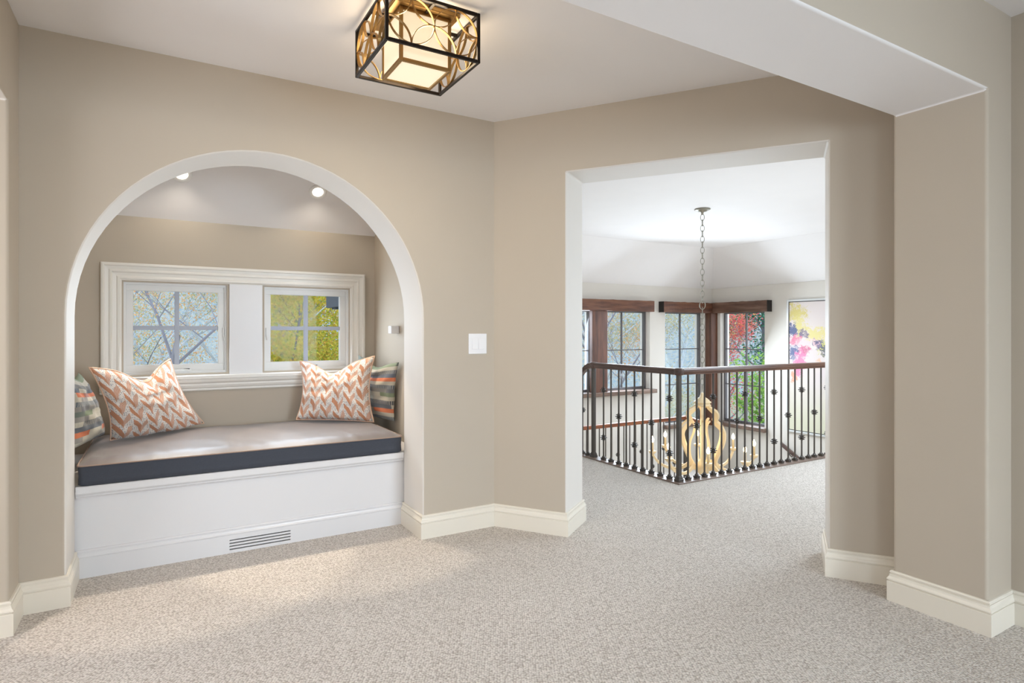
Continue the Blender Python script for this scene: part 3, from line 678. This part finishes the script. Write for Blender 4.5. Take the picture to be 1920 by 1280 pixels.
ys = [3.80, 3.911, 4.024, 4.135, 4.247, 4.362, 4.47, 4.585, 4.70]; sq = [TWO, NON, ONE, NON, TWO, NON, ONE, NON, TWO]
for y, kn in zip(ys, sq): baluster(up, 0, y-3.69, 0, RZ-.054, kn)
for y, kn, zt_ in ((4.955, NON, RZ-.07), (5.045, ONE, RZ-.13), (5.135, NON, RZ-.215)): baluster(up, 0, y-3.69, 0, zt_, kn)
y = 5.27; i = 0
while y < 6.45:
    st = int((y-5.16)/.28); z0 = -.19*(st+1)
    baluster(up, .0, y-3.69, z0, RZ-.155-(y-5.12)*.61-.05, (NON, ONE, NON, TWO)[i % 4], False); y += .11; i += 1
mb = MB(); mb.add([(3.805, 5.17, -.0), (3.895, 5.17, 0), (3.895, 6.6, -.98), (3.805, 6.6, -.98), (3.805, 5.17, -.35), (3.895, 5.17, -.35), (3.895, 6.6, -1.25), (3.805, 6.6, -1.25)], [(0, 1, 2, 3), (4, 5, 6, 7), (0, 1, 5, 4), (1, 2, 6, 5), (2, 3, 7, 6), (3, 0, 4, 7)])
putl(mb.build('stringer', M['trim']), up)
# lower balustrade at the half landing
lo = empty('balustrade', (6.98, 6.56, -1.17), 0, 'handrail with painted warm light and iron balusters of the lower landing, behind the chandelier', 'railing')
lz = 0.005
putl(sweep([(7.0, 6.56, lz), (3.93, 6.56, lz)], RP).build('handrail', M['railwood_l']), lo)
putl(sweep([(7.0, 6.30, lz-.03), (7.0, 6.40, lz-.008), (7.0, 6.56, lz)], RP).build('handrail', M['railwood_l']), lo)
mb = MB(); mb.lathe([(.026, -.060), (.040, -.052), (.043, -.030), (.043, -.012), (.036, .001), (.012, .004)], 20, (7.0, 6.56, lz)); putl(mb.build('rail_cap', M['railwood_l'], smooth=True), lo)
mb = MB(); mb.box(6.98, 7.02, 6.54, 6.58, -1.17, lz-.05); putl(mb.build('newel_post', M['iron']), lo)
mb = MB(); mb.box(3.9, 7.06, 6.50, 6.62, -1.17, -1.158); putl(mb.build('base_plate', M['sillwood']), lo)
bpy.context.view_layer.update()
x = 6.88; i = 0
while x > 3.95: baluster(lo, x-6.98, 0, 0, 1.17+lz-.054, (NON, ONE, NON, TWO)[i % 4]); x -= .112; i += 1
# wall handrail of the lower flight
wh = MB(); a = Vector((Xf-.07, 6.20, -.52)); b = Vector((Xf-.07, 4.4, -1.62)); d = (b-a)
sweep([tuple(a), tuple(b)], [(q[0], q[1]) for q in RP], mb=wh)
o = wh.build('wall_handrail', M['railwood_y']); tag(o, 'short dark handrail slanting down the wall under the abstract painting', 'railing')
br = MB(); br.tube([(Xf-.07, 6.05, -.67), (Xf-.07, 6.05, -.70), (Xf-.02, 6.05, -.74), (Xf-.001, 6.05, -.74)], .008, 6); br.build('bracket', M['iron'], o)

# ---------------------------------------------------------------- stair hall windows, valances, sills, post
for i, h_ in enumerate(HW):
    window('window_%d' % (i+3), 'x', h_[0], h_[1], h_[2], h_[3], Yf+.10, .032, .016, 2, 3 if h_[2] < 0 else 2, M['framebronze'], M['framebronze'], depth=.06)
window('window_6', 'y', 6.566, 7.50, -.34, 1.66, Xf+.10, .032, .016, 2, 3, M['framebronze'], M['framebronze'], depth=.06)
tm = empty('trim_2', kind='structure')
def woodbox(n, a, m, par=tm, bv=.006): o = MB().box(*a).build(n, m, par); bev(o, bv, 2); return o
def rough_beam(n, a, m, par):
    x0, x1, y0, y1, z0, z1 = a; L = max(x1-x0, y1-y0); ax = 0 if x1-x0 > y1-y0 else 1; N = 26; mb = MB(); vs = []; fs = []
    for i in range(N+1):
        f = i/N
        for (u, v) in ((0, 0), (1, 0), (1, 1), (0, 1)):
            p = [x0+(x1-x0)*(f if ax == 0 else u), y0+(y1-y0)*(f if ax == 1 else u), z0+(z1-z0)*v]
            if 0 < i < N and (u == 0 or v): p[2] += noise.noise(Vector((f*9*L, u*3, v*5)))*.009; p[1-ax] += noise.noise(Vector((f*7*L, v*3, 9)))*.005*(1-u)
            vs.append(tuple(p))
    for i in range(N):
        for j in range(4): j2 = (j+1) % 4; fs.append((i*4+j, (i+1)*4+j, (i+1)*4+j2, i*4+j2))
    fs += [(0, 1, 2, 3), (N*4, N*4+1, N*4+2, N*4+3)]
    return mb.add(vs, fs).build(n, m, par)
v1_ = rough_beam('window_valance', (4.95, 7.345, 7.58, 7.699, 1.643, 1.828), M['beamwood_x'], None); tag(v1_, 'rough brown wooden beam over the paired windows of the stair hall', 'valance', 'wooden beams over the hall windows')
v2_ = empty('window_valance', (8.85, 7.6, 1.74), 0, 'rough brown wooden beams meeting in the corner over two tall windows', 'valance', 'wooden beams over the hall windows')
for a_, m_ in (((7.565, 8.905, 7.58, 7.699, 1.643, 1.828), M['beamwood_x']), ((8.79, 8.909, 6.43, 7.579, 1.643, 1.832), M['beamwood_y'])):
    put(rough_beam('beam', a_, m_, None), v2_)
k = plain('dark_end_grain', (34, 28, 24), .8); put(MB().box(7.560, 7.566, 7.576, 7.699, 1.64, 1.83).build('beam_end', k), v2_); put(MB().box(8.786, 8.909, 6.424, 6.431, 1.64, 1.834).build('beam_end', k), v2_)  # near-black caps over the beam ends
woodbox('corner_post', (8.735, Xf-.001, 7.56, Yf-.001, -.42, 1.645), M['beamwood_z'])
woodbox('mullion_post', (6.03, 6.345, 7.62, Yf-.001, .31, 1.645), M['beamwood_z'])
woodbox('window_sill', (4.95, 7.42, 7.585, Yf-.001, .245, .312), M['sillwood']); woodbox('window_sill', (4.95, 7.36, 7.70, 7.80, .285, .312), M['sillwood'])
woodbox('window_sill', (7.66, 8.74, 7.60, Yf-.001, -.41, -.342), M['sillwood']); woodbox('window_sill', (8.81, Xf-.001, 6.50, 7.57, -.41, -.342), M['sillwood']); woodbox('window_sill', (Xf, Xf+.1, 6.57, 7.50, -.36, -.338), M['sillwood'])

# painting
def art():
    k = NT('abstract_painting'); co = k.coord(); nz = k.noise(co, 9.0, 5, .7, out='Color'); add = k.n('ShaderNodeVectorMath', operation='MULTIPLY_ADD')
    k.l(nz, add.inputs[0]); add.inputs[1].default_value = (.28, .28, .28); 
    sub = k.n('ShaderNodeVectorMath', operation='SUBTRACT'); k.l(co, sub.inputs[0]); sub.inputs[1].default_value = (.14, .14, .14); k.l(sub.outputs[0], add.inputs[2])
    vc = k.n('ShaderNodeTexVoronoi'); k.l(k.mapv(add.outputs[0], (1, 1.2, 1)), vc.inputs['Vector']); vc.inputs['Scale'].default_value = 30
    pos = vc.outputs['Position']; x, y, z = k.xyz(k.mapv(pos, (1, 1/1.2, 1)))
    # y: negative towards the camera side; z: up. origin at the painting's centre
    c = k.mix(k.noise(co, 2.2, 3), (216, 204, 192), (212, 200, 206))
    low = k.m('MULTIPLY', k.m('ADD', z, .1), -1.3, clamp=True); c = k.mix(low, c, (208, 206, 184))
    def blob(c, cy, cz, ry, rz, colr, soft=.6, thr=.5):
        dy = k.m('DIVIDE', k.m('SUBTRACT', y, cy), ry); dz = k.m('DIVIDE', k.m('SUBTRACT', z, cz), rz)
        d = k.m('SQRT', k.m('ADD', k.m('MULTIPLY', dy, dy), k.m('MULTIPLY', dz, dz)))
        n_ = k.xyz(vc.outputs['Color'])[0]; f = k.m('MULTIPLY', k.m('SUBTRACT', 1.30, k.m('ADD', d, k.m('MULTIPLY', n_, .7))), 3.5, clamp=True)
        return k.mix(k.m('MULTIPLY', f, .92), c, colr)
    c = blob(c, .46, .86, .20, .16, (206, 190, 104)); c = blob(c, .42, .62, .16, .22, (214, 200, 124)); c = blob(c, .16, .50, .24, .14, (216, 202, 128)); c = blob(c, .02, .30, .12, .12, (206, 202, 96))
    c = blob(c, .52, .58, .12, .13, (58, 74, 128)); c = blob(c, .34, .52, .10, .06, (110, 96, 128)); c = blob(c, .12, .36, .14, .08, (80, 74, 124)); c = blob(c, .0, .26, .10, .07, (92, 92, 106))
    c = blob(c, .46, .42, .12, .10, (214, 108, 138)); c = blob(c, .30, .36, .20, .10, (236, 196, 196)); c = blob(c, .34, .26, .13, .08, (196, 96, 130)); c = blob(c, .18, .32, .05, .06, (236, 224, 210))
    c = blob(c, .50, .22, .10, .12, (72, 88, 134)); c = blob(c, .38, .10, .10, .16, (224, 120, 160)); c = blob(c, .42, -.05, .07, .14, (212, 124, 158)); c = blob(c, .50, -.18, .05, .12, (228, 150, 120)); c = blob(c, .08, .06, .04, .06, (232, 180, 150))
    k.col(c); k.set(.55); k.bump(k.noise(co, 40, 4), .3, .003); return k.mat
pa = empty('painting', (Xf-.001, 5.50, .745), 0, 'tall framed abstract painting of yellow, pink and navy blotches', 'painting')
hy, hz = .585, 1.035
MB().box(-.022, -.012, -hy, hy, -hz, hz).build('canvas', art(), pa)
mb = MB(); mb.box(-.014, 0, -hy-.012, hy+.012, -hz-.012, hz+.012); mb.build('frame_back', M['dark'], pa)
for a_ in ((-hy-.045, -hy-.012, -hz-.045, hz+.045), (hy+.012, hy+.045, -hz-.045, hz+.045)): MB().box(-.035, 0, a_[0], a_[1], a_[2], a_[3]).build('frame_side', M['silverframe'], pa, bevel=.004, seg=1)
for s_ in (-1, 1): MB().box(-.035, 0, -hy-.012, hy+.012, min(s_*(hz+.012), s_*(hz+.045)), max(s_*(hz+.012), s_*(hz+.045))).build('frame_side', M['silverframe'], pa, bevel=.004, seg=1)

# ---------------------------------------------------------------- chandelier
ch = empty('chandelier', (5.386, 4.788, H), 0, 'large carved cream wood chandelier with eight lit candle bulbs on a long chain', 'light')
MB().lathe([(.088, -.001), (.09, -.006), (.075, -.014), (.055, -.018), (.050, -.026), (.016, -.034), (.012, -.060), (.014, -.066)], 28).build('canopy', M['nickel'], ch, True)
LM = MB().ring((0, 0, 0), (0, 1, 0), .021, .0038, 14, 5, 1.85).mesh('chain_link'); LM.materials.append(M['nickel']); LM.polygons.foreach_set('use_smooth', [True]*len(LM.polygons))
cz = -.095; i = 0
while cz > -2.10:
    o = link('chain_link', LM, None, ch); o.location = (0, 0, cz); o.rotation_euler = (0, 0, (0.5 if i % 2 else 0.5+PI/2)+.2*random.random())
    if i == 16: o.scale = (1.5, 1.5, 1.25)
    cz -= .063; i += 1
zo = -H
MB().lathe([(.012, .60), (.022, .585), (.030, .55), (.060, .53), (.078, .515), (.080, .505), (.095, .500), (.098, .488), (.085, .48), (.085, .468), (.095, .462), (.095, .452), (.04, .44), (.014, .36), (.012, .0), (.014, -.15), (.05, -.2), (.09, -.25), (.07, -.30), (.03, -.34), (.012, -.38)], 28, (0, 0, zo)).build('hub', M['candlewood'], ch, True)
def ribbon(path, wid, th, ang, name):
    er = Vector((math.cos(ang), math.sin(ang), 0)); et = Vector((-math.sin(ang), math.cos(ang), 0)); mb = MB(); vs = []; fs = []
    # Catmull-Rom resample
    P = [Vector((a, b, 0)) for a, b in path]; Q = []; Wd = []
    for i in range(len(P)-1):
        p0 = P[max(i-1, 0)]; p1 = P[i]; p2 = P[i+1]; p3 = P[min(i+2, len(P)-1)]
        for s_ in range(4):
            t = s_/4; Q.append(.5*((2*p1)+(p2-p0)*t+(2*p0-5*p1+4*p2-p3)*t*t+(3*p1-p0-3*p2+p3)*t**3)); Wd.append(wid[i]+(wid[i+1]-wid[i])*t)
    Q.append(P[-1]); Wd.append(wid[-1])
    for i, q in enumerate(Q):
        d = (Q[min(i+1, len(Q)-1)]-Q[max(i-1, 0)]).normalized(); n_ = Vector((-d.y, d.x, 0))
        for (a, b) in ((1, 1), (1, -1), (-1, -1), (-1, 1)):
            p = q+n_*(Wd[i]/2*a); vs.append(er*p.x+Z3*(p.y+zo)+et*(th/2*b))
    for i in range(len(Q)-1):
        for j in range(4): j2 = (j+1) % 4; fs.append((i*4+j, (i+1)*4+j, (i+1)*4+j2, i*4+j2))
    fs += [(0, 1, 2, 3), tuple((len(Q)-1)*4+j for j in range(4))]
    o = mb.add(vs, fs).build(name, M['candlewood'], ch); bev(o, .004, 2); return o
toward = math.atan2(-4.788, -5.386)
fr_path = [(.055, .47), (.085, .43), (.135, .395), (.172, .365), (.172, .315), (.150, .285), (.185, .250), (.235, .205), (.258, .14), (.245, .04), (.205, -.06), (.165, -.15), (.15, -.22), (.10, -.26), (.05, -.27)]
fr_w = [.03, .035, .045, .05, .04, .035, .05, .05, .045, .04, .036, .034, .045, .04, .03]
inner = [(.15, .29), (.11, .27), (.085, .21), (.10, .13), (.13, .05), (.14, -.05), (.13, -.15), (.09, -.23)]
in_w = [.02, .026, .028, .024, .022, .022, .024, .028]
for k_ in range(6): ribbon(fr_path, fr_w, .036, toward+math.radians(2+60*k_), 'scroll_frame')
for k_ in range(8):
    a = toward+math.radians(6+45*k_)
    arm = [(.14, -.20), (.20, -.255), (.28, -.285), (.38, -.275), (.47, -.235), (.53, -.175), (.56, -.125)]
    ribbon(arm, [.04, .038, .034, .032, .03, .026, .022], .022, a, 'arm')
    px, py = .56*math.cos(a), .56*math.sin(a)
    cnd = MB().lathe([(.0135, -.112), (.0135, -.015), (.0125, -.01)], 14, (px, py, zo+.02)).build('candle', M['candlewood'], ch, True)
    MB().lathe([(.012, -.130), (.030, -.122), (.042, -.105), (.046, -.092), (.043, -.090), (.012, -.094)], 18, (px, py, zo)).build('candle_cup', M['candlewood'], ch, True)
    MB().lathe([(.007, .006), (.014, .016), (.019, .032), (.016, .052), (.007, .070), (.001, .082)], 12, (px, py, zo)).build('bulb', M['bulb'], ch, True)
for k_ in range(3): ribbon(inner, in_w, .022, toward+math.radians(32+120*k_), 'inner_scroll')
lamp('chandelier_glow', 'POINT', (5.386, 4.788, .12), 8, (1, .84, .6), .30)

# ---------------------------------------------------------------- outdoors
k = NT('leaf_litter_ground'); co = k.coord(); k.col(k.mix(k.noise(co, .6, 5), k.ramp(k.voro(co, 9, 'Color'), [(0, (120, 112, 84)), (.6, (150, 134, 92)), (1, (108, 122, 78))]), (150, 156, 142))); k.set(.95); M['ground'] = k.mat
g_ = MB().box(-70, 110, 8.6, 120, -3.6, -3.4).build('ground', M['ground']); S(g_)
k = NT('hazed_hillside'); co = k.coord(); k.col(k.mix(k.m('MULTIPLY', k.noise(co, .35, 6, .7), .35), k.ramp(k.noise(k.mapv(co, (1, 1, .5)), 3.2, 8, .85), [(.3, (78, 98, 110)), (.46, (118, 136, 144)), (.54, (160, 148, 118)), (.60, (140, 158, 162)), (.68, (196, 206, 208))]), (150, 170, 186))); k.set(1); M['hill'] = k.mat  # distance haze mixed into the hill colour as blue-grey
mb = MB(); vs = []; fs = []; NX = 60
for i in range(NX+1):
    for j in range(9):
        a = math.radians(-14+108*i/NX); R_ = 44+j*5; x_ = math.sin(a)*R_; y_ = math.cos(a)*R_+4
        vs.append((x_, y_, -3.6+j*2.3+noise.noise(Vector((i*.35, j*.8, 0)))*1.6*(j > 0)))
for i in range(NX):
    for j in range(8): a = i*9+j; fs.append((a, a+9, a+10, a+1))
mb.add(vs, fs); S(mb.build('hillside', M['hill'], smooth=True))
def leafmat(name, a, b, c):
    k = NT(name); gi = k.n('ShaderNodeNewGeometry').outputs['Random Per Island']; k.col(k.ramp(gi, [(0, a), (.5, b), (1, c)])); k.set(.7)
    k.b.inputs['Transmission Weight'].default_value = 0
    tl = k.n('ShaderNodeBsdfTranslucent'); mx = k.n('ShaderNodeMixShader'); mx.inputs[0].default_value = .45
    k.l(k.b.inputs['Base Color'].links[0].from_socket, tl.inputs[0]); k.l(k.b.outputs[0], mx.inputs[1]); k.l(tl.outputs[0], mx.inputs[2]); k.l(mx.outputs[0], k.out.inputs[0]); return k.mat
LMAT = {'rust': leafmat('rust_leaves', (206, 138, 70), (222, 176, 120), (170, 150, 120)), 'yellow': leafmat('yellow_green_leaves', (206, 160, 74), (212, 204, 74), (120, 150, 52)),
        'green': leafmat('green_leaves', (120, 170, 70), (170, 200, 90), (90, 140, 80)), 'red': leafmat('red_leaves', (196, 50, 74), (224, 110, 110), (206, 150, 90)),
        'grey': leafmat('grey_green_leaves', (150, 160, 120), (206, 178, 110), (120, 150, 140)), 'evergreen': leafmat('evergreen_needles', (44, 104, 78), (70, 140, 96), (96, 150, 130))}
M['bark'] = plain('grey_bark', (112, 112, 120), .9, vary=.2); M['bark2'] = plain('pale_bark', (172, 180, 190), .9, vary=.2)
def tree(x, y, hgt_, kind, nleaf, lsize, label, bark='bark', spread=1.0, group='trees outside the windows', low=.15, sd_=None, twig=1.0, rmax=9):
    rnd = random.Random(sd_ or int(x*31+y*17)); mb = MB(); tips = []
    def grow(p, d, L, r_, lev):
        n = 3; pts = [p]; rad = [r_]
        for i in range(n):
            d = (d+Vector((rnd.uniform(-1, 1), rnd.uniform(-1, 1), rnd.uniform(-.3, .7)))*.16).normalized(); p = p+d*(L/n); pts.append(p); rad.append(r_*(1-.45*(i+1)/n))
        mb.tube(pts, rad, 5 if lev < 2 else 3, cap=False)
        if lev >= 2: tips.extend(q for q in pts[1:] if math.hypot(q.x, q.y) < rmax)
        if lev < 5:
            for q in range((6, 4, 3, 3, 2)[lev]):
                f = rnd.uniform(low, 1) if lev == 0 else rnd.uniform(.25, 1); idx_ = f*n; i0 = min(int(idx_), n-1); st = pts[i0].lerp(pts[i0+1], idx_-i0)
                ang = rnd.uniform(0, 2*PI); out = Vector((math.cos(ang), math.sin(ang), rnd.uniform(.2, .9))).normalized()
                grow(st, (d*.45+out*spread).normalized(), L*rnd.uniform(.5, .68), r_*.5*(1-.35*f), lev+1)
    grow(Vector((0, 0, 0)), Vector((0, 0, 1)), hgt_*.62, hgt_*.011*twig, 0)
    root = empty('tree', (x, y, -3.4), 0, label, 'tree', group)
    o = mb.build('trunk', M[bark], root)
    lv = []; lf = []
    for i in range(nleaf):
        c = tips[rnd.randrange(len(tips))]+Vector((rnd.gauss(0, 1), rnd.gauss(0, 1), rnd.gauss(0, 1)))*hgt_*.03
        a = Vector((rnd.gauss(0, 1), rnd.gauss(0, 1), rnd.gauss(0, 1))).normalized(); b = a.orthogonal().normalized(); s_ = lsize*rnd.uniform(.6, 1.3); n0 = len(lv)
        lv += [c-a*s_, c+b*s_*.55, c+a*s_, c-b*s_*.55]; lf.append((n0, n0+1, n0+2, n0+3))
    me = bpy.data.meshes.new('foliage'); me.from_pydata([tuple(v) for v in lv], [], lf); f = link('foliage', me, LMAT[kind], root); f['kind'] = 'stuff'
    return root
T_ = tree
T_(.1, 13.5, 7.6, 'rust', 7000, .021, 'thin grey tree with sparse rust leaves seen in the window over the slouching pillow', 'bark', .9)
T_(1.5, 16.5, 8.5, 'rust', 9000, .026, 'pale barked tree with rust leaves between the two niche windows', 'bark2', .9)
T_(-1.9, 16.0, 8.5, 'grey', 8000, .026, 'pale tree with grey-green leaves farthest left in the niche window view', 'bark2', .9)
T_(.2, 23.0, 10, 'grey', 14000, .036, 'distant pale tree in the haze behind the thin rust-leaved tree', 'bark2', 1.0)
T_(3.0, 14.6, 6.9, 'yellow', 42000, .034, 'dense yellow-green tree filling the niche window nearest the corner', 'bark', .9, low=.05, rmax=1.35)
T_(5.2, 21.5, 8.5, 'yellow', 16000, .075, 'yellow-green tree behind the dense one in the niche window', 'bark', .8, low=.05, rmax=2.6)
T_(9.9, 12.2, 7.5, 'grey', 7000, .028, 'tall tree with grey-green leaves outside the paired hall windows', 'bark', .9)
T_(15.0, 18.5, 9, 'rust', 12000, .036, 'rust-leaved tree farther off behind the paired hall windows', 'bark2', 1.0)
T_(13.0, 13.2, 6.5, 'grey', 9000, .027, 'pale tree with grey-green and tan leaves outside the tall corner window', 'bark2', .8)
T_(21.0, 21.0, 10, 'grey', 14000, .045, 'hazy rust-leaved tree far behind the tall corner window', 'bark2', 1.0)
T_(16.0, 13.7, 5.4, 'red', 5000, .036, 'red maple with crimson leaves outside the window beside the painting', 'bark', .7, rmax=1.25)
T_(12.9, 9.3, 3.7, 'green', 5500, .052, 'bright green broad-leaved tree close outside the window beside the painting', 'bark', .9, low=.05)
T_(21.5, 15.8, 9.5, 'evergreen', 26000, .07, 'dark evergreen tree behind the red maple', 'bark', .8, low=.05)
# eave of the stair hall seen through the niche window
ev = MB(); ev.box(1.95, 2.2, 6.9, 8.2, 1.76, 1.84); ev.box(1.95, 2.0, 6.9, 8.2, 1.62, 1.76); ev.box(2.0, 2.2, 7.9, 8.1, 1.60, 1.76)
o = ev.build('roof_eave', M['exttrim']); S(o)
